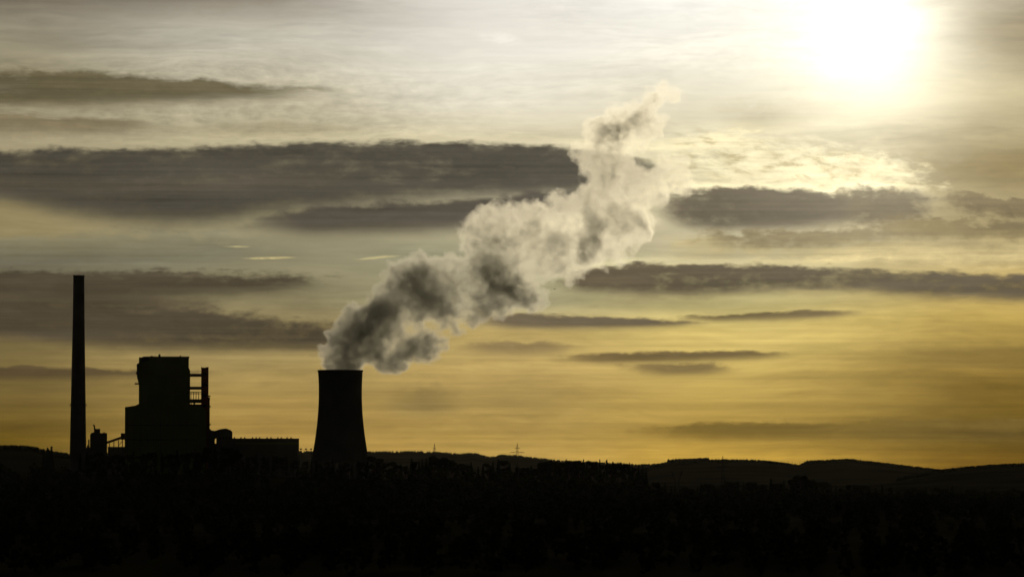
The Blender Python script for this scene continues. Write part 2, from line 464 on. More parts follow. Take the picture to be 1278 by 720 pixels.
def terrain(x, y):
    x = np.asarray(x, float); y = np.asarray(y, float)
    d = np.hypot(x, y)
    u = 639.0 + np.arctan2(x, np.maximum(y, 1.0)) / K
    z = 4.0 + 1.4 * np.sin(x * 0.004 + 1) * np.cos(y * 0.0031) + 0.5 * np.sin(x * 0.021) * np.sin(y * 0.017)
    z = z + 18.2 * np.exp(-(d / 190.0) ** 2)
    fwd = np.clip(y / np.maximum(d, 1.0) * 1.6 - 0.3, 0, 1)
    def ridge(pts, D, w0, w1):
        h = EYE + D * (HZ - prof(u, pts)) * K
        g = np.where(d < D, np.exp(-((d - D) / w0) ** 2), np.exp(-((d - D) / w1) ** 2))
        return h, g * fwd
    for pts, D, w0, w1 in ((NEAR, 3600, 420, 700), (HILL_L, 6500, 900, 900), (RIDGE_C, 7000, 900, 1200), (RIDGE_B, 11000, 1500, 1500), (RIDGE_A, 15000, 2000, 1800)):
        h, g = ridge(pts, D, w0, w1)
        z = z + np.maximum(h - z, 0) * g if D != 3600 else z + (h - z) * g
    return z

rad = np.concatenate([np.linspace(0, 600, 25), np.linspace(650, 2600, 40), np.linspace(2660, 4600, 60), np.linspace(4700, 9000, 80), np.linspace(9100, 17500, 100), np.linspace(18000, 20500, 6)])
ang = np.concatenate([np.linspace(-180, -25, 60, endpoint=False), np.linspace(-25, -8, 60, endpoint=False), np.linspace(-8, 8, 640, endpoint=False), np.linspace(8, 25, 60, endpoint=False), np.linspace(25, 180, 60, endpoint=False)])
R_, A_ = np.meshgrid(rad, np.radians(ang), indexing='ij')
GX, GY = R_ * np.sin(A_), R_ * np.cos(A_)
GZ = terrain(GX, GY)
nr, na = GX.shape
V = np.stack([GX, GY, GZ], -1).reshape(-1, 3)
i = np.arange(nr - 1)[:, None]; j = np.arange(na)[None, :]; j2 = (j + 1) % na
F = np.stack([i * na + j, i * na + j2, (i + 1) * na + j2, (i + 1) * na + j], -1).reshape(-1, 4)
F = F[:, ::-1]
me = bpy.data.meshes.new('ground')
me.vertices.add(len(V)); me.vertices.foreach_set('co', V.ravel().astype(np.float32))
me.loops.add(F.size); me.loops.foreach_set('vertex_index', F.ravel().astype(np.int32))
me.polygons.add(len(F)); me.polygons.foreach_set('loop_start', np.arange(0, F.size, 4, dtype=np.int32)); me.polygons.foreach_set('loop_total', np.full(len(F), 4, dtype=np.int32))
me.update(calc_edges=True)
me.polygons.foreach_set('use_smooth', np.ones(len(F), bool))
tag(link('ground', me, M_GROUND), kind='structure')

# ---- far forest on the ridges
def cone_forest(name, label, pts_uD, hmin, hmax, wid=0.32):
    """a mass of conifers far away: each a ragged double cone"""
    n = len(pts_uD)
    u, D = pts_uD[:, 0], pts_uD[:, 1]
    x, y = D * np.sin((u - 639) * K), D * np.cos((u - 639) * K)
    z = terrain(x, y) - 1.0
    h = np.random.uniform(hmin, hmax, n)
    k = 6
    th = np.random.uniform(0, 6.28, n)[:, None] + np.arange(k) * 2 * np.pi / k
    r = (h * wid)[:, None] * np.random.uniform(0.7, 1.25, (n, k))
    ring1 = np.stack([x[:, None] + r * np.cos(th), y[:, None] + r * np.sin(th), z[:, None] + h[:, None] * np.random.uniform(0.12, 0.3, (n, k))], -1)
    ring2 = np.stack([x[:, None] + r * .62 * np.cos(th + .5), y[:, None] + r * .62 * np.sin(th + .5), z[:, None] + h[:, None] * np.random.uniform(0.5, 0.72, (n, k))], -1)
    top = np.stack([x, y, z + h], -1)[:, None]
    bot = np.stack([x, y, z], -1)[:, None]
    V = np.concatenate([bot, ring1, ring2, top], 1)
    m = V.shape[1]
    f = []
    for q in range(k):
        q2 = (q + 1) % k
        f += [(0, 1 + q2, 1 + q), (1 + q, 1 + q2, 1 + k + q2), (1 + q, 1 + k + q2, 1 + k + q), (1 + k + q, 1 + k + q2, 1 + 2 * k)]
    Fq = (np.array(f)[None] + (np.arange(n) * m)[:, None, None]).reshape(-1, 3)
    me = bpy.data.meshes.new(name)
    V = V.reshape(-1, 3)
    me.vertices.add(len(V)); me.vertices.foreach_set('co', V.ravel().astype(np.float32))
    me.loops.add(Fq.size); me.loops.foreach_set('vertex_index', Fq.ravel().astype(np.int32))
    me.polygons.add(len(Fq)); me.polygons.foreach_set('loop_start', np.arange(0, Fq.size, 3, dtype=np.int32)); me.polygons.foreach_set('loop_total', np.full(len(Fq), 3, dtype=np.int32))
    me.update(calc_edges=True)
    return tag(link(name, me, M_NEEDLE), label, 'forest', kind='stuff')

def strip(n, u0, u1, D, spread):
    return np.stack([np.random.uniform(u0, u1, n), np.random.uniform(D - spread, D + spread * 0.6, n)], -1)
cone_forest('forest', 'hazy forest covering the farthest ridge right of the cooling tower', strip(3600, -150, 1300, 15000, 160), 4, 9)
cone_forest('forest', 'dark forest covering the wooded ridge below the sun', strip(3000, 800, 1300, 11000, 160), 4, 10)
cone_forest('forest', 'taller patch of forest on the crest behind the wide pylon', np.concatenate([strip(420, 843, 886, 10900, 70), strip(60, 834, 846, 10900, 60)]), 9, 16, 0.25)
cone_forest('forest', 'black forest on the hill at the right edge', strip(1500, 1120, 1400, 7000, 120), 4, 8)
cone_forest('forest', 'black wood on the low hill left of the chimney', np.concatenate([strip(1300, -150, 48, 6500, 100), strip(300, 48, 84, 6400, 120)]), 5, 9)

# ================================================================ the power station (4.5 km away)
D0 = 4500.0
def PX(u): return px_x(u, D0)
def PZ(r): return row_z(r, D0)
S = D0 * K                       # metres for one step at that distance
ZG = 3.0                         # foot of the works

def gable(o): return o

# ---- chimney
ch = empty('chimney', (PX(97.0), D0, ZG), 'tall slender concrete chimney standing left of the boiler house', 'chimney')
hz = lambda r: PZ(r) - ZG
bm = bmesh.new()
outer = [(10.8*S, 0), (10.2*S, hz(560)), (9.3*S, hz(506)), (8.3*S, hz(450)), (7.4*S, hz(400)), (6.9*S, hz(352)), (6.9*S, hz(344))]
inner = [(6.2*S, hz(344)), (6.2*S, hz(352)), (8.5*S, 2.0)]
lathe(bm, outer + inner, 48)
bm_obj('shaft', bm, M_CHIM, ch, True)
bm = bmesh.new()
lathe(bm, [(9.4*S, hz(507)), (10.9*S, hz(507)), (10.9*S, hz(506.4)), (9.4*S, hz(506.4))], 40, True)
lathe(bm, [(10.85*S, hz(505.2)), (10.95*S, hz(505.2)), (10.95*S, hz(505.0)), (10.85*S, hz(505.0))], 40, True)
for k in range(20):
    t = k * math.pi / 10
    tube(bm, (10.9*S*math.cos(t), 10.9*S*math.sin(t), hz(506.4)), (10.9*S*math.cos(t), 10.9*S*math.sin(t), hz(505)), 0.12, n=4)
bm_obj('walkway', bm, M_STEEL, ch)
bm = bmesh.new()
lathe(bm, [(6.95*S, hz(345.6)), (7.25*S, hz(345.6)), (7.25*S, hz(343.6)), (6.3*S, hz(343.6)), (6.3*S, hz(344.4))], 48)
bm_obj('rim', bm, M_CHIM, ch, True)
bm = bmesh.new()
for k in range(0, 60):
    z = hz(560 - k * 3.5)
    r = np.interp(z, [p[1] for p in outer], [p[0] for p in outer])
    tube(bm, (-0.5, -r - 0.5, z), (0.5, -r - 0.5, z), 0.08, n=4)
tube(bm, (-0.5, -9.9*S - 0.6, hz(560)), (-0.5, -7.1*S - 0.6, hz(350)), 0.1, n=4)
tube(bm, (0.5, -9.9*S - 0.6, hz(560)), (0.5, -7.1*S - 0.6, hz(350)), 0.1, n=4)
bm_obj('ladder', bm, M_STEEL, ch)

# ---- cooling tower
ct = empty('cooling_tower', (px_x(423.8, D0 - 60), D0 - 60, ZG), 'wide hyperbolic concrete cooling tower pouring out the steam', 'cooling tower')
DT = D0 - 60
tz = lambda r: row_z(r, DT) - ZG
ST = DT * K
P = [(36.3, 578), (35.2, 572), (33.2, 560), (31.0, 547), (29.0, 530), (27.7, 515), (26.9, 500), (26.9, 485), (27.2, 474), (27.7, 466), (27.9, 463)]
# smooth the profile
zz = np.array([tz(p[1]) for p in P]); rr_ = np.array([p[0]*ST for p in P])
zs = np.linspace(zz[0], zz[-1], 40)
co = np.polyfit(zz, rr_, 4); rs = np.polyval(co, zs)
bm = bmesh.new()
pr = list(zip(rs, zs)) + [(r - 0.7, z) for r, z in list(zip(rs, zs))[::-1]]
lathe(bm, pr, 96, True)
shell = bm_obj('shell', bm, M_CONC, ct, True)
bm = bmesh.new()
lathe(bm, [(rs[-1] - 0.75, zs[-1] - 1.2), (rs[-1] + 0.55, zs[-1] - 1.2), (rs[-1] + 0.55, zs[-1] + 0.5), (rs[-1] - 0.75, zs[-1] + 0.5)], 96, True)
bm_obj('rim', bm, M_CONC, ct)
bm = bmesh.new()      # meridional wind ribs
for k in range(64):
    t = 2 * math.pi * k / 64
    for (r0, z0), (r1, z1) in zip(list(zip(rs, zs))[:-1:3], list(zip(rs, zs))[3::3]):
        tube(bm, ((r0+.05)*math.cos(t), (r0+.05)*math.sin(t), z0), ((r1+.05)*math.cos(t), (r1+.05)*math.sin(t), z1), 0.16, n=4)
bm_obj('ribs', bm, M_CONC, ct)
bm = bmesh.new()
nl = 40
for k in range(nl):
    t0, t1, t2 = (2*math.pi*(k + q)/nl for q in (-0.5, 0, 0.5))
    R0 = rs[0] + 4.2
    for t in (t0, t2):
        tube(bm, (R0*math.cos(t1), R0*math.sin(t1), 0), ((rs[0]-.3)*math.cos(t), (rs[0]-.3)*math.sin(t), zs[0] + .3), 0.55, n=6)
bm_obj('support_struts', bm, M_CONC, ct)
bm = bmesh.new()
lathe(bm, [(rs[0] + 6, -1), (rs[0] + 6, 1.2), (rs[0] + 5.2, 1.2), (rs[0] + 5.2, -1)], 64, True)
bm_obj('basin_wall', bm, M_CONC, ct)
for k in range(4):
    bm = bmesh.new()
    t = -math.pi * (0.15 + 0.23 * k)
    rr0 = rs[-1]
    tube(bm, (rr0*math.cos(t), rr0*math.sin(t), zs[-1]), (rr0*math.cos(t), rr0*math.sin(t), zs[-1] + 2.2), 0.12, n=5)
    bm_obj('lamp_post', bm, M_STEEL, ct)

# ---- boiler house
bh = empty('boiler_house', (PX(206), D0, ZG), 'huge dark boiler house block with a taller upper part between chimney and long hall', 'power station building')
ox = PX(206)
def bx(bm, u0, u1, r1, r0, y0, y1):          # steps -> metres, r1 top row, r0 bottom row
    box(bm, PX(u0) - ox, PX(u1) - ox, y0, y1, (PZ(r0) - ZG) if r0 is not None else 0, PZ(r1) - ZG)
def Q(u, r): return (PX(u) - ox, PZ(r) - ZG)
def PT(u, r, y): return (PX(u) - ox, y, PZ(r) - ZG)

bm = bmesh.new()
prism(bm, [Q(155, 622), Q(256.5, 622), Q(256.5, 512), Q(250, 507), Q(236, 507), Q(171, 505), Q(168.5, 506.6), Q(155.3, 508.6)], 0, 62)
lower = bm_obj('lower_hall', bm, M_CLAD, bh)
bm = bmesh.new()
for r in (531, 549):
    bx(bm, 158, 246, r, r + 0.7, -0.25, -0.02)
bm_obj('window_band', bm, M_GLASS, bh)
bm = bmesh.new()
for k in range(12):
    u = 158 + k * 8.2
    bx(bm, u, u + .5, 512, 620, -0.7, -0.02)
bm_obj('pilasters', bm, M_CLAD2, bh)
bm = bmesh.new()
bx(bm, 172.3, 234.3, 446.3, 506, 4, 56)
upper = bm_obj('upper_tower', bm, M_CLAD, bh)
bm = bmesh.new()
bx(bm, 192, 228, 470, 470.8, 3.75, 3.98)
bm_obj('louvre_band', bm, M_CLAD2, bh)
bm = bmesh.new()
prism(bm, [Q(175.6, 452.2), Q(175.3, 446.6), Q(177.5, 445.4), Q(184.5, 445.0), Q(184.5, 449.6), Q(179.8, 452.0)], 2, 54)
bm_obj('roof_overhang', bm, M_CLAD2, bh)
bm = bmesh.new()
bx(bm, 184.6, 235, 445.1, 446.2, 3.2, 56.8)
bm_obj('parapet', bm, M_CLAD2, bh)
bm = bmesh.new()
prism(bm, [Q(169.4, 455), Q(171.0, 453.4), Q(179, 453.0), Q(179, 480), Q(172.2, 479), Q(169.8, 470)], 10, 50)
bm_obj('side_bay', bm, M_CLAD2, bh)
bm = bmesh.new()
bx(bm, 167.1, 172.2, 478.2, 479.6, 16, 30)
for k in range(6): tube(bm, PT(167.3 + k*.9, 478.2, 16.1), PT(167.3 + k*.9, 476.9, 16.1), 0.09, n=4)
tube(bm, PT(167.2, 476.9, 16.1), PT(172, 476.9, 16.1), 0.09, n=4)
bm_obj('balcony', bm, M_STEEL, bh)
bm = bmesh.new()
bx(bm, 168.6, 169.6, 464, 467, 20, 26)
bm_obj('wall_duct', bm, M_STEEL, bh)
bm = bmesh.new()
bx(bm, 196.4, 199.2, 442.4, 445.0, 20, 24)
bx(bm, 196.9, 198.6, 441.6, 442.4, 20.6, 23.4)
bm_obj('roof_vent_house', bm, M_CLAD2, bh)
bm = bmesh.new()
bx(bm, 186.6, 189.6, 444.0, 445.0, 14, 18)
bm_obj('roof_vent_house', bm, M_CLAD2, bh)
bm = bmesh.new()
tube(bm, PT(223.8, 445.0, 8), PT(223.8, 443.8, 8), 0.8, n=12)
bm_obj('roof_stack', bm, M_STEEL, bh)
bm = bmesh.new(); tube(bm, PT(192.3, 445.0, 8), PT(192.3, 443.0, 8), 0.15, n=5); bm_obj('roof_mast', bm, M_STEEL, bh)
bm = bmesh.new()
bx(bm, 234.4, 236.1, 461.8, 507.5, 10, 46)
bx(bm, 234.4, 235.3, 459.6, 461.8, 12, 30)
bm_obj('lift_shaft', bm, M_CLAD2, bh)
bm = bmesh.new()
bx(bm, 250.0, 259.0, 459.4, 622, 8, 22)
prism(bm, [Q(249.9, 459.4), Q(249.9, 458.0), Q(250.7, 457.8), Q(250.9, 458.7), Q(256, 458.7), Q(256.2, 458.1), Q(259.1, 458.1), Q(259.1, 459.4)], 7.8, 22.2)
st = bm_obj('stair_tower', bm, M_RED, bh)
for r in range(466, 560, 13):
    bm = bmesh.new(); bx(bm, 252, 257, r, r + 3, 7.75, 7.97); bm_obj('window', bm, M_GLASS, st)
for (ra, rb) in ((466.4, 470.0), (482.6, 486.2)):
    bm = bmesh.new(); bx(bm, 236.1, 250.0, ra, rb, 11, 17); bm_obj('enclosed_bridge', bm, M_CLAD2, bh)
bm = bmesh.new()
for r in (489.2, 491.4): tube(bm, PT(236.1, r, 11), PT(250, r, 11), 0.28, n=5); tube(bm, PT(236.1, r, 17), PT(250, r, 17), 0.28, n=5)
for u in (237.2, 240.4, 243.6, 246.8):
    for y in (11, 17): tube(bm, PT(u, 489.2, y), PT(u, 498.4, y), 0.32, n=5)
for u in (237.2, 240.4, 243.6):
    tube(bm, PT(u, 491.4, 11), PT(u + 3.2, 489.2, 11), 0.2, n=4)
bm_obj('lattice_walkway', bm, M_STEEL, bh)
bm = bmesh.new()
bx(bm, 236.1, 250.0, 498.4, 503.0, 9, 20)
bx(bm, 236.1, 250.0, 504.8, 507.6, 5, 30)
bx(bm, 240.2, 242.4, 503.0, 504.8, 10, 12); bx(bm, 237, 238, 503.0, 504.8, 10, 12)
bm_obj('flue_duct', bm, M_CLAD2, bh)
bm = bmesh.new()
box(bm, PX(259.02)-ox, PX(260.7)-ox, 10, 20, 0, PZ(496)-ZG)
for r, w in ((494.5, 2.6), (497.6, 2.2), (507.6, 3.0), (518, 1.8), (530.2, 3.0)):
    bx(bm, 259.0, 259.0 + w, r - 0.8, r + 0.8, 11.5, 17)
bm_obj('service_shaft', bm, M_STEEL, bh)
bm = bmesh.new()
for k in range(22):
    u = 173.5 + k * 2.8
    tube(bm, PT(u, 446.2 if u < 184 else 445.1, 3.6), PT(u, 444.4, 3.6), 0.07, n=4)
tube(bm, PT(184.8, 444.4, 3.6), PT(234, 444.4, 3.6), 0.07, n=4)
bm_obj('roof_railing', bm, M_STEEL, bh)

# ---- filter house beside it
fh = empty('filter_house', (PX(275), D0, ZG), 'low building with faceted curved roof at the foot of the boiler house', 'power station building')
ox = PX(275)
bm = bmesh.new()
prism(bm, [Q(269.0, 622), Q(289, 622), Q(289, 540), Q(287.2, 537.6), Q(281, 535.2), Q(274.5, 536.0), Q(269.0, 537.6)], 0, 34)
bm_obj('wall', bm, M_CLAD2, fh)
bm = bmesh.new()
prism(bm, [Q(259.2, 622), Q(267.2, 622), Q(267.2, 548.6), Q(268.97, 547.4), Q(268.97, 537.9), Q(266, 538.2), Q(262.5, 537.4), Q(261.6, 536), Q(259.3, 536)], 4, 24)
bx(bm, 267.25, 268.95, 554, 621, 6, 20)
bm_obj('duct_bridge', bm, M_STEEL, fh)
for k in range(4):
    bm = bmesh.new(); bx(bm, 273 + k*3.8, 275.2 + k*3.8, 546, 549, -0.3, -0.03); bm_obj('window', bm, M_GLASS, fh)

# ---- long hall with its roof ventilators
lh = empty('turbine_hall', (px_x(330, D0 + 38), D0 + 38, ZG), 'long low flat-roofed hall with a row of small roof ventilators left of the cooling tower', 'hall')
ox = PX(330)
bm = bmesh.new()
bx(bm, 284, 372.6, 547.9, None, 0, 46)
bm_obj('wall', bm, M_CLAD2, lh)
bm = bmesh.new()
bx(bm, 284.1, 372.9, 547.3, 547.88, -0.5, 46.5)
bm_obj('roof', bm, M_STEEL, lh)
for k in range(1):
    pass
for u in (291.2, 299.5, 304.2, 314, 318.6, 323, 332.4, 337.3, 346, 350.2, 357.6, 362.6):
    bm = bmesh.new()
    tube(bm, PT(u, 547.3, 8), PT(u, 546.3, 8), 0.75, n=10)
    tube(bm, PT(u, 546.3, 8), PT(u, 545.7, 8), 1.15, 0.5, n=10)
    bm_obj('roof_ventilator', bm, M_STEEL, lh)
bm = bmesh.new()
bx(bm, 292, 370, 553, 554.2, -0.22, -0.02)
bm_obj('window_band', bm, M_CLAD, lh)

# ---- coal transfer building + conveyor
cb = empty('transfer_building', (PX(121), D0, ZG), 'small stepped building with a stubby roof pipe right beside the chimney foot', 'building')
ox = PX(121)
bm = bmesh.new()
prism(bm, [Q(111.3, 622), Q(133, 622), Q(133, 541.0), Q(130.0, 541.0), Q(130.0, 540.0), Q(128.4, 540.0), Q(128.4, 541.0), Q(124.3, 541.0), Q(124.3, 535.8), Q(118.2, 535.8), Q(118.2, 539.4), Q(113.2, 541.0), Q(112.0, 543.2)], 0, 18)
bm_obj('wall', bm, M_CLAD2, cb)
bm = bmesh.new()
tube(bm, PT(117.6, 539.4, 5), PT(117.2, 531.2, 5), 0.75, n=10); tube(bm, PT(117.3, 532.0, 5), PT(115.4, 531.0, 5), 0.7, n=10)
bm_obj('roof_pipe', bm, M_STEEL, cb)
bm = bmesh.new()
bx(bm, 108.2, 111.2, 556, 622, 3, 12)
bx(bm, 109.6, 111.2, 549, 556, 5, 10)
bm_obj('side_annex', bm, M_CLAD2, cb)

cv = empty('conveyor_bridge', (PX(144), D0, ZG), 'sloping enclosed conveyor bridge rising to the boiler house wall', 'conveyor')
ox = PX(144)
bm = bmesh.new()
prism(bm, [Q(133.1, 554.4), Q(133.1, 551.4), Q(150.0, 545.4), Q(150.0, 548.6)], 0, 4)
bm_obj('gallery', bm, M_RED, cv)
bm = bmesh.new()
bx(bm, 150.05, 154.9, 541.2, 549.2, -1, 6)
bm_obj('head_house', bm, M_CLAD2, cv)
bm = bmesh.new()
for u in (136, 141.5, 147.2, 152.0):
    for y in (.4, 3.6):
        tube(bm, (PX(u) - ox, y, 0), PT(u, 549 + (150-u)*.33 if u < 150 else 549.2, y), 0.45, n=6)
for u, v in ((147.2, 152.0),): tube(bm, PT(u, 557, .4), PT(v, 551, .4), 0.3, n=5)
bm_obj('trestle_leg', bm, M_STEEL, cv)
# low plant buildings along the foot
for nm, lab, us, r1, dd in (('workshop', 'low flat workshop between the chimney and the small stepped building', (99, 112), 559, 60), ('workshop', 'low flat workshop under the sloping conveyor bridge', (134, 154.5), 558.5, 40)):
    ox = PX(us[0])
    w = empty(nm, (px_x(us[0], D0 + dd), D0 + dd, ZG), lab, 'building')
    bm = bmesh.new(); bx(bm, us[0], us[1], r1, None, 0, 25); bm_obj('wall', bm, M_CLAD2, w)
    bm = bmesh.new(); bx(bm, us[0] - .3, us[1] + .3, r1 - .6, r1 - .02, -.5, 25.5); bm_obj('roof', bm, M_STEEL, w)

# ---- floodlight masts between hall and cooling tower
protof = None
for u, r, lab in ((374.6, 561.0, 'floodlight mast touching the right end of the long hall'), (381.0, 561.6, 'floodlight mast midway between the long hall and the cooling tower'), (387.4, 561.4, 'floodlight mast just left of the cooling tower')):
    h = PZ(r) - ZG
    if protof is None:
        e = empty('floodlight_mast', (PX(u), D0, ZG), lab, 'mast', 'floodlight masts beside the hall')
        bm = bmesh.new(); tube(bm, (0,0,0), (0,0,h), 0.4, 0.2, n=8); a = bm_obj('pole', bm, M_STEEL, e)
        bm = bmesh.new(); box(bm, -1.2, 1.2, -.5, .5, h - .6, h + .5); tube(bm, (-1.4,0,h+.5),(1.4,0,h+.5), .15, n=5); b = bm_obj('lamp_head', bm, M_STEEL, e)
        protof = (e, a, b)
    else:
        e = protof[0].copy(); COL.objects.link(e); e.location = (PX(u), D0, ZG); e['label'] = lab
        for c in protof[1:]:
            d = c.copy(); COL.objects.link(d); d.parent = e

for e, u in ((bh, 206), (fh, 275), (lh, 330), (cb, 121), (cv, 144)):
    e.rotation_euler = (0, 0, -(u - 639) * K + 0.004)      # each block turned so its sunlit right side stays hidden from the camera

# ================================================================ power pylons
def lattice(bm, z0, z1, w0, w1, n, r):
    zs_ = np.linspace(z0, z1, n + 1); ws = np.linspace(w0, w1, n + 1)
    for (a, wa), (b, wb) in zip(zip(zs_, ws), zip(zs_[1:], ws[1:])):
        for sx, sy in ((1,1),(1,-1),(-1,1),(-1,-1)):
            tube(bm, (sx*wa, sy*wa, a), (sx*wb, sy*wb, b), r, n=4)
        for s in (1, -1):
            tube(bm, (-wa, s*wa, a), (wb, s*wb, b), r*.7, n=4); tube(bm, (wa, s*wa, a), (-wb, s*wb, b), r*.7, n=4)
            tube(bm, (s*wa, -wa, a), (s*wb, wb, b), r*.7, n=4); tube(bm, (s*wa, wa, a), (s*wb, -wb, b), r*.7, n=4)

def pylon(u, top, D, arms, label, w0=4.0, w1=.7, r=.3, base=None):
    x, y = D * math.sin((u-639)*K), D * math.cos((u-639)*K)
    zg = float(terrain(x, y)) - .5
    h = row_z(top, D) - zg
    e = empty('power_pylon', (x, y, zg), label, 'pylon', 'power pylons along the skyline')
    bm = bmesh.new(); lattice(bm, 0, h*.93, w0, w1, 9, r); tube(bm, (0,0,h*.93), (0,0,h), r*1.4, n=5); bm_obj('lattice_mast', bm, M_PYLON, e)
    for f, hw in arms:
        bm = bmesh.new(); z = h * f
        for s in (1, -1):
            tube(bm, (s*hw, 0, z), (0, .6, z), r, n=4); tube(bm, (s*hw, 0, z), (0, -.6, z), r, n=4); tube(bm, (s*hw, 0, z), (0, 0, z + hw*.16), r, n=4)
            for q in (1, .55):
                tube(bm, (s*hw*q, 0, z), (s*hw*q, 0, z - 2.4), r*.6, n=5)
        bm_obj('cross_arm', bm, M_PYLON, e)
    return e
pylon(645.6, 553.5, 13600, ((.60, 23), (.79, 8)), 'tallest lattice pylon on the far ridge, with one very wide low arm', 6.5, 1.2, .55)
pylon(541.8, 553.8, 13600, ((.60, 7), (.75, 5)), 'narrow spire-like lattice pylon on the far ridge nearest the cooling tower', 6.0, .9, .5)
pylon(903.0, 570.0, 5600, ((.70, 8), (.82, 6)), 'slim lattice pylon standing in front of the wooded ridge under the sun', 3.2, .6, .32)
# two-legged pylon with a V-shaped head
x, y = 5200 * math.sin((845.5-639)*K), 5200 * math.cos((845.5-639)*K)
zg = float(terrain(x, y)) - .5
e = empty('power_pylon', (x, y, zg), 'broad pylon with a V-shaped head in front of the wooded ridge', 'pylon', 'power pylons along the skyline')
h = row_z(588.5, 5200) - zg
bm = bmesh.new()
for s in (1, -1):
    for yy in (-.5, .5):
        tube(bm, (s*4.6, yy*3, 0), (s*1.6, yy, h*.58), .45, n=4)
        tube(bm, (s*1.6, yy, h*.58), (s*6.2, yy, h), .4, n=4)
        tube(bm, (s*2.6, yy, h*.58), (s*6.8, yy, h), .35, n=4)
for k in range(5):
    a, b = h*.58*k/5, h*.58*(k+1)/5
    wa, wb = 4.6 - 3.0*k/5, 4.6 - 3.0*(k+1)/5
    tube(bm, (-wa, 0, a), (wb, 0, b), .14, n=4); tube(bm, (wa, 0, a), (-wb, 0, b), .14, n=4)
bm_obj('lattice_frame', bm, M_PYLON, e)
bm = bmesh.new(); tube(bm, (-8.2, 0, h*.9), (8.2, 0, h*.9), .22, n=4); tube(bm, (-8.2, 0, h*.9), (0, 0, h*.84), .15, n=4); tube(bm, (8.2, 0, h*.9), (0, 0, h*.84), .15, n=4)
bm_obj('cross_arm', bm, M_PYLON, e)

# ================================================================ two birds
def bird(u, r, D, span, rz, label):
    e = empty('bird', (px_x(u, D), D, row_z(r, D)), label, 'bird')
    bm = bmesh.new()
    prof_ = [(0.0, -.5), (.05, -.46), (.09, -.3), (.11, 0), (.07, .28), (.045, .36), (.06, .42), (.05, .48), (.0, .58)]
    rings = [[bm.verts.new((max(p, .004) * math.cos(a), z, max(p, .004) * math.sin(a))) for a in np.linspace(0, 2*math.pi, 10, endpoint=False)] for p, z in prof_]
    for a, b in zip(rings, rings[1:]):
        for q in range(10): bm.faces.new((a[q], a[(q+1) % 10], b[(q+1) % 10], b[q]))
    for s in (1, -1):     # wings joined to the body: one continuous figure
        P_ = [(.05, .18, .03), (.55, .26, .20), (1.15, .02, .10), (.6, -.08, .17), (.05, -.16, .02)]
        top = [bm.verts.new((s*a, b, c + .012)) for a, b, c in P_]; bot = [bm.verts.new((s*a, b, c - .012)) for a, b, c in P_]
        bm.faces.new(top); bm.faces.new(bot[::-1])
        for q in range(5): bm.faces.new((top[q], bot[q], bot[(q+1) % 5], top[(q+1) % 5]))
    tl = [(-.05, -.4, 0), (.05, -.4, 0), (.12, -.72, 0), (-.12, -.72, 0)]
    a = [bm.verts.new((p[0], p[1], .01)) for p in tl]; b = [bm.verts.new((p[0], p[1], -.01)) for p in tl]
    bm.faces.new(a); bm.faces.new(b[::-1])
    for q in range(4): bm.faces.new((a[q], b[q], b[(q+1) % 4], a[(q+1) % 4]))
    o = bm_obj('body', bm, M_BIRD, e)
    e.scale = (span/2.3,)*3; e.rotation_euler = (0.1, 0.15, rz)
    return e
bird(380, 418.5, 1500, 1.3, 0.7, 'tiny dark bird gliding left of the steam above the long hall')
bird(692.5, 360.8, 1500, 1.6, -0.9, 'tiny dark bird gliding right of the steam beside the dark cloud')

# ================================================================ trees
def tree_proto(kind, seed):
    rs_ = np.random.RandomState(seed)
    h = 16.0
    tb = bmesh.new()
    lean = rs_.uniform(-.6, .6, 2)
    pts = [Vector((lean[0]*t*t, lean[1]*t*t, h*.82*t)) for t in np.linspace(0, 1, 6)]
    for a, b, t in zip(pts, pts[1:], np.linspace(0, 1, 6)):
        tube(tb, a, b, .42*(1-t)+.07, .42*(1-t-.2)+.07, 7)
    C, Sz = [], []
    if kind == 'leafy':
        nb = 12
        for k in range(nb):
            t = rs_.uniform(.10, .95); a = rs_.uniform(0, 6.28)
            p0 = pts[0].lerp(pts[-1], t) if t < 1 else pts[-1]
            ln = (1.15 - abs(t - .55)) * rs_.uniform(2.2, 4.2)
            p1 = p0 + Vector((math.cos(a)*ln, math.sin(a)*ln, ln*rs_.uniform(.35, .9)))
            tube(tb, p0, p1, .13, .05, 5)
            n = 110
            g = rs_.normal(size=(n, 3)); g /= np.linalg.norm(g, axis=1)[:, None]
            rad_ = rs_.uniform(1.0, 2.1)
            C.append(np.array(p1) + g * (rs_.uniform(.35, 1, n)**.6)[:, None] * rad_ * np.array([1, 1, .8])); Sz.append(rs_.uniform(.22, .5, n))
        n = 160
        g = rs_.normal(size=(n, 3)); C.append(np.array(pts[-1]) + g * np.array([1.1, 1.1, .9])); Sz.append(rs_.uniform(.2, .45, n))
    else:
        for k in range(26):
            t = .14 + .86 * k / 26
            ln = (1.04 - t) * 3.6 * rs_.uniform(.7, 1.2)
            for a in rs_.uniform(0, 6.28, 6):
                n = 9
                q = rs_.uniform(.1, 1, n)[:, None]
                p = np.array([math.cos(a)*ln, math.sin(a)*ln, -ln*.22])
                C.append(np.array([0, 0, h*t]) + q * p + rs_.normal(size=(n, 3))*.16); Sz.append(rs_.uniform(.16, .38, n))
    C = np.concatenate(C); Sz = np.concatenate(Sz)
    me_t = bpy.data.meshes.new('trunk'); tb.to_mesh(me_t); tb.free(); me_t.materials.append(M_BARK)
    np.random.seed(seed)
    tmp = quads_mesh('crown', C, Sz, M_LEAF if kind == 'leafy' else M_NEEDLE)
    me_c = tmp.data; bpy.data.objects.remove(tmp)
    top = float(C[:, 2].max())
    return me_t, me_c, top
LEAFY = [tree_proto('leafy', s) for s in (1, 2, 3, 4, 5, 6)]
CONI = [tree_proto('conifer', s) for s in (11, 12)]

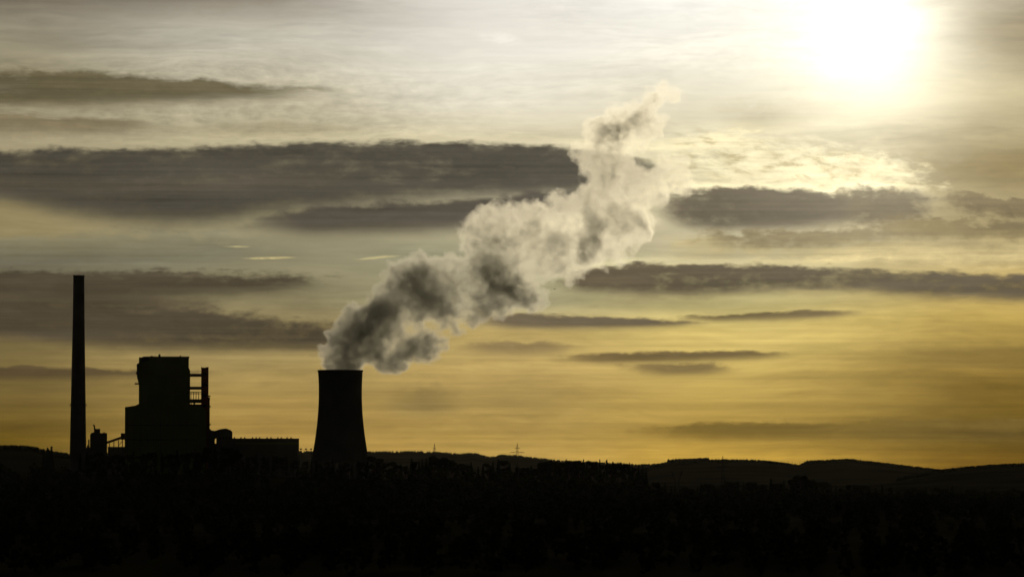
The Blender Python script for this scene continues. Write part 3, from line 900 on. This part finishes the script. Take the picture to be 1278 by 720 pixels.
rt = random.Random(5)
def tree(u, top, D, kind, label, group, wide=1.0):
    x, y = D * math.sin((u-639)*K), D * math.cos((u-639)*K)
    zg = float(terrain(x, y)) - .3
    me_t, me_c, th = rt.choice(LEAFY if kind == 'leafy' else CONI)
    h = max(row_z(top, D) - zg, 4.0)
    s = h / th
    e = empty('leafy_tree' if kind == 'leafy' else 'conifer', (x, y, zg), label, 'tree', group)
    e.rotation_euler = (0, 0, rt.uniform(0, 6.28))
    e.scale = (max(.55, s)*wide*rt.uniform(.75, 1.1), max(.55, s)*wide*rt.uniform(.75, 1.1), s)
    link('trunk', me_t, None, e); link('crown', me_c, None, e)

# treeline rows seen against the ridges
def line(u0, u1, step, rows, label, group, D=3600, jit=4.0, kind='leafy', wide=1.0):
    u = u0
    while u < u1:
        top = np.interp(u, [p[0] for p in rows], [p[1] for p in rows]) + rt.uniform(-jit*.5, jit)
        k2 = 'conifer' if rt.random() < .38 else kind
        tree(u, top - (1.5 if k2 == 'conifer' else 0), D + rt.uniform(-90, 90), k2, label, group, wide * rt.uniform(.85, 1.15))
        u += step * rt.uniform(.7, 1.35)
tree(465.5, 570.2, 3620, 'leafy', 'rounded tree nearest the right foot of the cooling tower', 'trees along the near treeline')
tree(474.5, 572.0, 3640, 'leafy', 'second tree from the right foot of the cooling tower, pointed crown', 'trees along the near treeline', .7)
tree(1000.5, 594.6, 3500, 'leafy', 'broad round-topped dark tree rising alone under the gap in the right ridge', 'trees along the near treeline', 1.35)
tree(1006.5, 599.0, 3520, 'leafy', 'lower shoulder tree leaning against the broad round-topped one', 'trees along the near treeline', 1.1)
tree(818.6, 602.6, 3560, 'leafy', 'small lone bushy tree just right of where the tall belt ends', 'trees along the near treeline')
line(482, 512, 5.5, [(482,575),(495,582),(512,583)], 'low dark tree in the dip between cooling tower and first clump', 'low trees in the dip')
line(513, 572, 4.6, [(513,574),(530,572.5),(545,571),(560,573),(572,577)], 'dark tree of the raised ragged clump below the narrow pylon', 'clump below the narrow pylon', wide=.85)
line(574, 614, 6.5, [(574,578),(585,581),(614,580)], 'dark tree of the gappy row right of the raised clump', 'gappy row of trees')
line(615, 646, 7.0, [(615,578),(632,575),(646,579)], 'dark tree of the taller group just below the wide pylon', 'taller group of trees')
line(647, 684, 5.0, [(647,583),(662,586),(676,580),(684,577)], 'dark tree of the low stretch before the flat-topped belt', 'low stretch of trees')
line(685, 808, 4.2, [(685,576.5),(720,576),(760,578),(790,580.5),(800,583),(808,588)], 'dark tree of the dense flat-topped belt ending right of centre', 'dense flat-topped belt', jit=3.2, wide=.85)
line(824, 1040, 6.0, [(824,605),(838,608),(865,611),(880,606),(895,607),(915,602),(930,603),(960,601.5),(985,600.5),(990,599),(1015,602),(1040,605)], 'small dark tree of the low hedge row in front of the right ridge', 'low hedge row on the right')
line(1044, 1275, 8.5, [(1044,606),(1100,609),(1278,611)], 'small black tree in the row at the foot of the right-hand hill', 'row at the foot of the right-hand hill')
line(100, 460, 6.8, [(100,566),(150,567),(200,566),(250,563),(262,558),(290,560),(300,567),(350,572),(400,577),(460,577)], 'black tree in the row before the power station foot', 'row before the power station', D=3650, jit=3)
for u, r in ((54.5, 561.6), (59.5, 560.2), (61.5, 563.0), (64.2, 558.6)):
    tree(u, r, 5400, 'conifer', {54.5: 'short conifer at the foot of the left hill', 59.5: 'middle conifer left of the chimney', 61.5: 'lowest conifer squeezed between its two taller neighbours', 64.2: 'tallest conifer, nearest the chimney'}[u], 'conifers left of the chimney', .7)
for u, r in ((984.5,576.2),(989.6,576.4),(993.2,577.8),(996.0,578.6),(999.2,577.4),(1004.6,575.6)):
    tree(u, r, 10950, 'conifer', 'thin lone conifer in the felled gap of the wooded ridge', 'conifers in the felled gap', .7)

# the near woods: a mass nobody could count
def leaf_wood(name, label, n, fu, fD, hmin, hmax, seed):
    r = np.random.RandomState(seed)
    u = r.uniform(*fu, n); D = r.uniform(*fD, n)
    x, y = D*np.sin((u-639)*K), D*np.cos((u-639)*K)
    z = terrain(x, y)
    h = r.uniform(hmin, hmax, n)
    m = 46
    g = r.normal(size=(n, m, 3)); g /= np.linalg.norm(g, axis=2)[..., None]
    q = (r.uniform(.2, 1, (n, m))**.5)[..., None]
    rad_ = np.stack([h*.33, h*.33, h*.46], -1)[:, None]
    C = np.stack([x, y, z + h*.52], -1)[:, None] + g*q*rad_
    Sz = np.repeat(h*.085, m) * r.uniform(.6, 1.3, n*m)
    np.random.seed(seed)
    o = quads_mesh(name, C.reshape(-1, 3), Sz, M_LEAF)
    return tag(o, label, 'forest', kind='stuff')
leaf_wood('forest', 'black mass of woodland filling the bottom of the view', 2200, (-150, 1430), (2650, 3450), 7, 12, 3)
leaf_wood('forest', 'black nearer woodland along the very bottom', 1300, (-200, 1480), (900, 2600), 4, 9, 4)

DENS_LOW, DENS_HIGH, WISP_LOW, WISP_HIGH, HAZE = 0.068, 0.026, 0.014, 0.018, 0.95e-6

# ================================================================ the steam plume
PUFFS = [  # (azimuth step, row, radius in steps)
 (424,459,19),(436,448,22),(413,458,9),(440,458,14),(422,447,15),(437,426,24),(450,412,27),(462,432,26),(478,452,15),(492,452,15),(468,398,27),(488,410,20),
 (506,434,15),(520,426,19),(528,438,12),(538,424,11),(485,376,25),(505,352,27),(520,345,24),(530,362,27),(548,346,22),(545,382,24),(520,395,15),(556,396,16),(566,330,13),
 (560,368,22),(590,392,13),(572,352,20),(598,300,26),(588,276,15),(612,282,22),(606,330,30),(622,352,26),(640,360,22),(655,368,16),(636,322,28),(628,380,11),(605,362,20),
 (640,284,24),(662,272,20),(680,262,17),(694,250,12),(668,300,28),(660,340,15),(668,372,13),(688,322,22),(705,300,22),(700,278,18),(716,326,20),(732,310,24),(736,286,22),(722,262,16),
 (752,266,24),(770,280,20),(788,282,21),(806,278,13),(760,300,18),(748,238,22),(760,222,19),(776,250,20),(795,248,17),(742,206,17),(735,190,14),(756,186,18),(778,210,18),(800,222,15),(818,230,14),
 (745,168,15),(765,158,17),(785,150,16),(802,136,13),(816,122,12),(826,112,8),(812,150,12),(835,205,13),(850,225,11),(848,196,8),(775,180,13),(800,182,9),(840,118,5),(826,246,7),(775,312,9)]
rp = random.Random(11)
zmouth = row_z(463, DT)
PTS = []
for (u, r, rad_) in PUFFS:
    t = (462 - r) / 350.0
    dep = rp.uniform(-1, 1) * (8 + 22 * t)
    PTS.append((Vector((px_x(u, DT), DT + dep + 20*t, row_z(r, DT))), rad_ * ST + 2.2))

ms = bpy.data.materials.new('steam'); ms.use_nodes = True
t = ms.node_tree; t.nodes.clear()
def n_(kind, **kw):
    n = t.nodes.new(kind)
    for k, v in kw.items(): setattr(n, k, v)
    return n
def m_(op, a, b=0.0, clamp=False):
    n = n_('ShaderNodeMath', operation=op, use_clamp=clamp)
    for s_, v in zip(n.inputs, (a, b)):
        if isinstance(v, bpy.types.NodeSocket): t.links.new(v, s_)
        else: s_.default_value = v
    return n.outputs[0]
def mr_(v, a, b, c, d):
    n = n_('ShaderNodeMapRange', interpolation_type='SMOOTHSTEP')
    for s_, q in zip(n.inputs, (v, a, b, c, d)):
        if isinstance(q, bpy.types.NodeSocket): t.links.new(q, s_)
        else: s_.default_value = q
    return n.outputs[0]
tcn = n_('ShaderNodeTexCoord')
sp = n_('ShaderNodeSeparateXYZ'); t.links.new(tcn.outputs['Object'], sp.inputs[0])
def noise_(scale, det, seed, ro=.6):
    mp = n_('ShaderNodeMapping'); mp.inputs['Location'].default_value = (seed, seed*2, seed*3)
    t.links.new(tcn.outputs['Object'], mp.inputs[0])
    n = n_('ShaderNodeTexNoise'); n.inputs['Scale'].default_value = scale; n.inputs['Detail'].default_value = det; n.inputs['Roughness'].default_value = ro
    t.links.new(mp.outputs[0], n.inputs['Vector']); return n.outputs[0]
n1 = noise_(1/36, 2, 3.0)           # large hollows
n2 = noise_(1/13, 6, 17.0, .66)     # torn edges
at = n_('ShaderNodeAttribute', attribute_name='density')
up = mr_(m_('ADD', sp.outputs[2], m_('MULTIPLY', sp.outputs[0], 0.35)), zmouth + 40 - 65, zmouth + 205, 0.0, 1.0)
core = m_('MULTIPLY', at.outputs['Fac'], mr_(up, 0.0, 1.0, 1.85, 1.6))
e_ = m_('ADD', core, m_('MULTIPLY', m_('SUBTRACT', n2, 0.5), mr_(up, 0.0, 1.0, 2.0, 3.1)))
e_ = m_('ADD', e_, m_('MULTIPLY', m_('SUBTRACT', n1, 0.5), mr_(up, 0.0, 1.0, 2.6, 2.1)))
body = mr_(e_, 0.15, 0.85, 0.0, 1.0)
edge = mr_(e_, 0.0, 0.35, 0.0, 1.0)
inside = mr_(at.outputs['Fac'], 0.0, 0.12, 0.0, 1.0)
dens = m_('ADD', m_('MULTIPLY', body, m_('ADD', mr_(up, 0.0, 1.0, DENS_LOW, DENS_HIGH), mr_(sp.outputs[2], zmouth, zmouth + 90, 0.04, 0.0))), m_('MULTIPLY', edge, mr_(up, 0.0, 1.0, WISP_LOW, WISP_HIGH)))
# a few knots of thicker steam
knots = 0.0
for (ku, kr, krad, kd) in ((768,164,20,.13),(796,142,14,.11),(748,174,13,.08),(818,120,8,.05),(728,317,12,.12),(736,303,13,.10),(744,290,10,.05),(804,208,12,.10),(822,212,11,.08),(650,362,20,.15),(628,356,20,.13),(610,336,22,.11),(616,308,16,.06),(520,350,24,.09),(500,356,16,.06),(548,378,20,.09),(452,420,26,.08),(432,444,22,.08),(470,400,20,.05)):
    kc = (px_x(ku, DT), DT + 20 * (462 - kr) / 350.0, row_z(kr, DT))
    dv = n_('ShaderNodeVectorMath', operation='DISTANCE'); t.links.new(tcn.outputs['Object'], dv.inputs[0]); dv.inputs[1].default_value = kc
    dd = m_('ADD', dv.outputs['Value'], m_('MULTIPLY', m_('SUBTRACT', n2, 0.5), 62.0))
    knots = m_('ADD', mr_(dd, krad * ST * 0.3, krad * ST * 1.3, kd * 0.7, 0.0), knots)
dens = m_('ADD', dens, m_('MULTIPLY', knots, edge))
dens = m_('MULTIPLY', m_('MULTIPLY', dens, inside), mr_(noise_(1/8, 3, 40.0, .6), 0.35, 0.65, 0.6, 1.4))
pv = n_('ShaderNodeVolumePrincipled')
pv.inputs['Color'].default_value = (0.925, 0.93, 0.90, 1)
t.links.new(mr_(up, 0.0, 1.0, 0.46, 0.66), pv.inputs['Anisotropy'])
pv.inputs['Density Attribute'].default_value = ''
t.links.new(dens, pv.inputs['Density'])
out = n_('ShaderNodeOutputMaterial'); t.links.new(pv.outputs[0], out.inputs['Volume'])
ms.cycles.volume_step_rate = 1.0
# the plume is a real volume grid grown from its puffs
vol = bpy.data.volumes.new('steam_plume')
vol.materials.append(ms)
steam = bpy.data.objects.new('steam_plume', vol); COL.objects.link(steam)
tag(steam, 'billowing grey and cream steam plume leaning right out of the cooling tower', 'steam plume')
g = bpy.data.node_groups.new('steam_volume', 'GeometryNodeTree')
g.interface.new_socket('Geometry', in_out='INPUT', socket_type='NodeSocketGeometry')
g.interface.new_socket('Geometry', in_out='OUTPUT', socket_type='NodeSocketGeometry')
def G(kind, **kw):
    n = g.nodes.new(kind)
    for k, v in kw.items(): setattr(n, k, v)
    return n
def gput(sock, v):
    if isinstance(v, bpy.types.NodeSocket): g.links.new(v, sock)
    else: sock.default_value = v
def gm(op, a, b=0.0, clamp=False):
    n = G('ShaderNodeMath', operation=op, use_clamp=clamp); gput(n.inputs[0], a); gput(n.inputs[1], b); return n.outputs[0]
idx = G('GeometryNodeInputIndex').outputs[0]
def switch(kind, vals):
    n = G('GeometryNodeIndexSwitch', data_type=kind)
    while len(n.index_switch_items) < len(vals): n.index_switch_items.new()
    gput(n.inputs['Index'], idx)
    for k, v in enumerate(vals): n.inputs[k + 1].default_value = v
    return n.outputs[0]
pos_ = switch('VECTOR', [tuple(p) for p, r in PTS])
rad_f = switch('FLOAT', [r for p, r in PTS])
pn = G('GeometryNodePoints'); pn.inputs['Count'].default_value = len(PTS); gput(pn.inputs['Position'], pos_)
cap = G('GeometryNodeStoreNamedAttribute', data_type='FLOAT', domain='POINT'); cap.inputs['Name'].default_value = 'r'
gput(cap.inputs['Geometry'], pn.outputs[0]); gput(cap.inputs['Value'], rad_f)
rd = G('GeometryNodeInputNamedAttribute', data_type='FLOAT'); rd.inputs['Name'].default_value = 'r'
pv_ = G('GeometryNodePointsToVolume', resolution_mode='VOXEL_SIZE')
gput(pv_.inputs['Points'], cap.outputs[0]); pv_.inputs['Density'].default_value = 1.0; pv_.inputs['Voxel Size'].default_value = 2.0
gput(pv_.inputs['Radius'], rd.outputs[0])
vm = G('GeometryNodeVolumeToMesh', resolution_mode='VOXEL_SIZE'); vm.inputs['Voxel Size'].default_value = 2.0; vm.inputs['Threshold'].default_value = 0.1
gput(vm.inputs[0], pv_.outputs[0])
ps = G('GeometryNodeInputPosition').outputs[0]
def gnoise(scale, off, absd=True):
    v = G('ShaderNodeVectorMath', operation='MULTIPLY_ADD'); gput(v.inputs[0], ps); v.inputs[1].default_value = (1/scale,)*3; v.inputs[2].default_value = off
    n = G('ShaderNodeTexNoise'); gput(n.inputs['Vector'], v.outputs[0]); n.inputs['Scale'].default_value = 1.0; n.inputs['Detail'].default_value = 0.0
    x = gm('MULTIPLY', gm('SUBTRACT', n.outputs[0], 0.5), 2.0)
    return gm('ABSOLUTE', x) if absd else x
dsp = gm('ADD', gm('MULTIPLY', gnoise(17, (1, 2, 3)), 15.0), gm('ADD', gm('MULTIPLY', gnoise(8, (9, 3, 1)), 9.0), gm('MULTIPLY', gnoise(38, (5, 5, 2), False), 7.0)))
dsp = gm('SUBTRACT', dsp, 1.5)
sx = G('ShaderNodeSeparateXYZ'); gput(sx.inputs[0], ps)
fall = gm('DIVIDE', gm('SUBTRACT', sx.outputs[2], zmouth - 2), 14.0, True)
dsp = gm('MULTIPLY', dsp, fall)
nrm = G('GeometryNodeInputNormal')
vs_ = G('ShaderNodeVectorMath', operation='SCALE'); gput(vs_.inputs[0], nrm.outputs[0]); gput(vs_.inputs['Scale'], dsp)
sp_ = G('GeometryNodeSetPosition'); gput(sp_.inputs['Geometry'], vm.outputs[0]); gput(sp_.inputs['Offset'], vs_.outputs[0])
mv = G('GeometryNodeMeshToVolume'); mv.resolution_mode = 'VOXEL_SIZE'
mv.inputs['Density'].default_value = 1.0
mv.inputs['Voxel Size'].default_value = 1.7
mv.inputs['Interior Band Width'].default_value = 15.0
sm_ = G('GeometryNodeSetMaterial'); sm_.inputs['Material'].default_value = ms
gput(mv.inputs[0], sp_.outputs[0]); gput(sm_.inputs[0], mv.outputs[0])
go = G('NodeGroupOutput'); gput(go.inputs[0], sm_.outputs[0])
steam.modifiers.new('steam_volume', 'NODES').node_group = g

# ================================================================ haze
mh = bpy.data.materials.new('haze'); mh.use_nodes = True
t = mh.node_tree; t.nodes.clear()
pv = t.nodes.new('ShaderNodeVolumePrincipled')
pv.inputs['Color'].default_value = (0.9, 0.85, 0.75, 1)
pv.inputs['Density'].default_value = HAZE
pv.inputs['Anisotropy'].default_value = 0.5
out = t.nodes.new('ShaderNodeOutputMaterial'); t.links.new(pv.outputs[0], out.inputs['Volume'])
if HAZE > 0:
    bm = bmesh.new(); box(bm, -21000, 21000, -21000, 21000, float(GZ.min()) - 1.0, 620)
    tag(bm_obj('haze', bm, mh), 'thin evening haze over the whole valley', 'haze', kind='stuff')
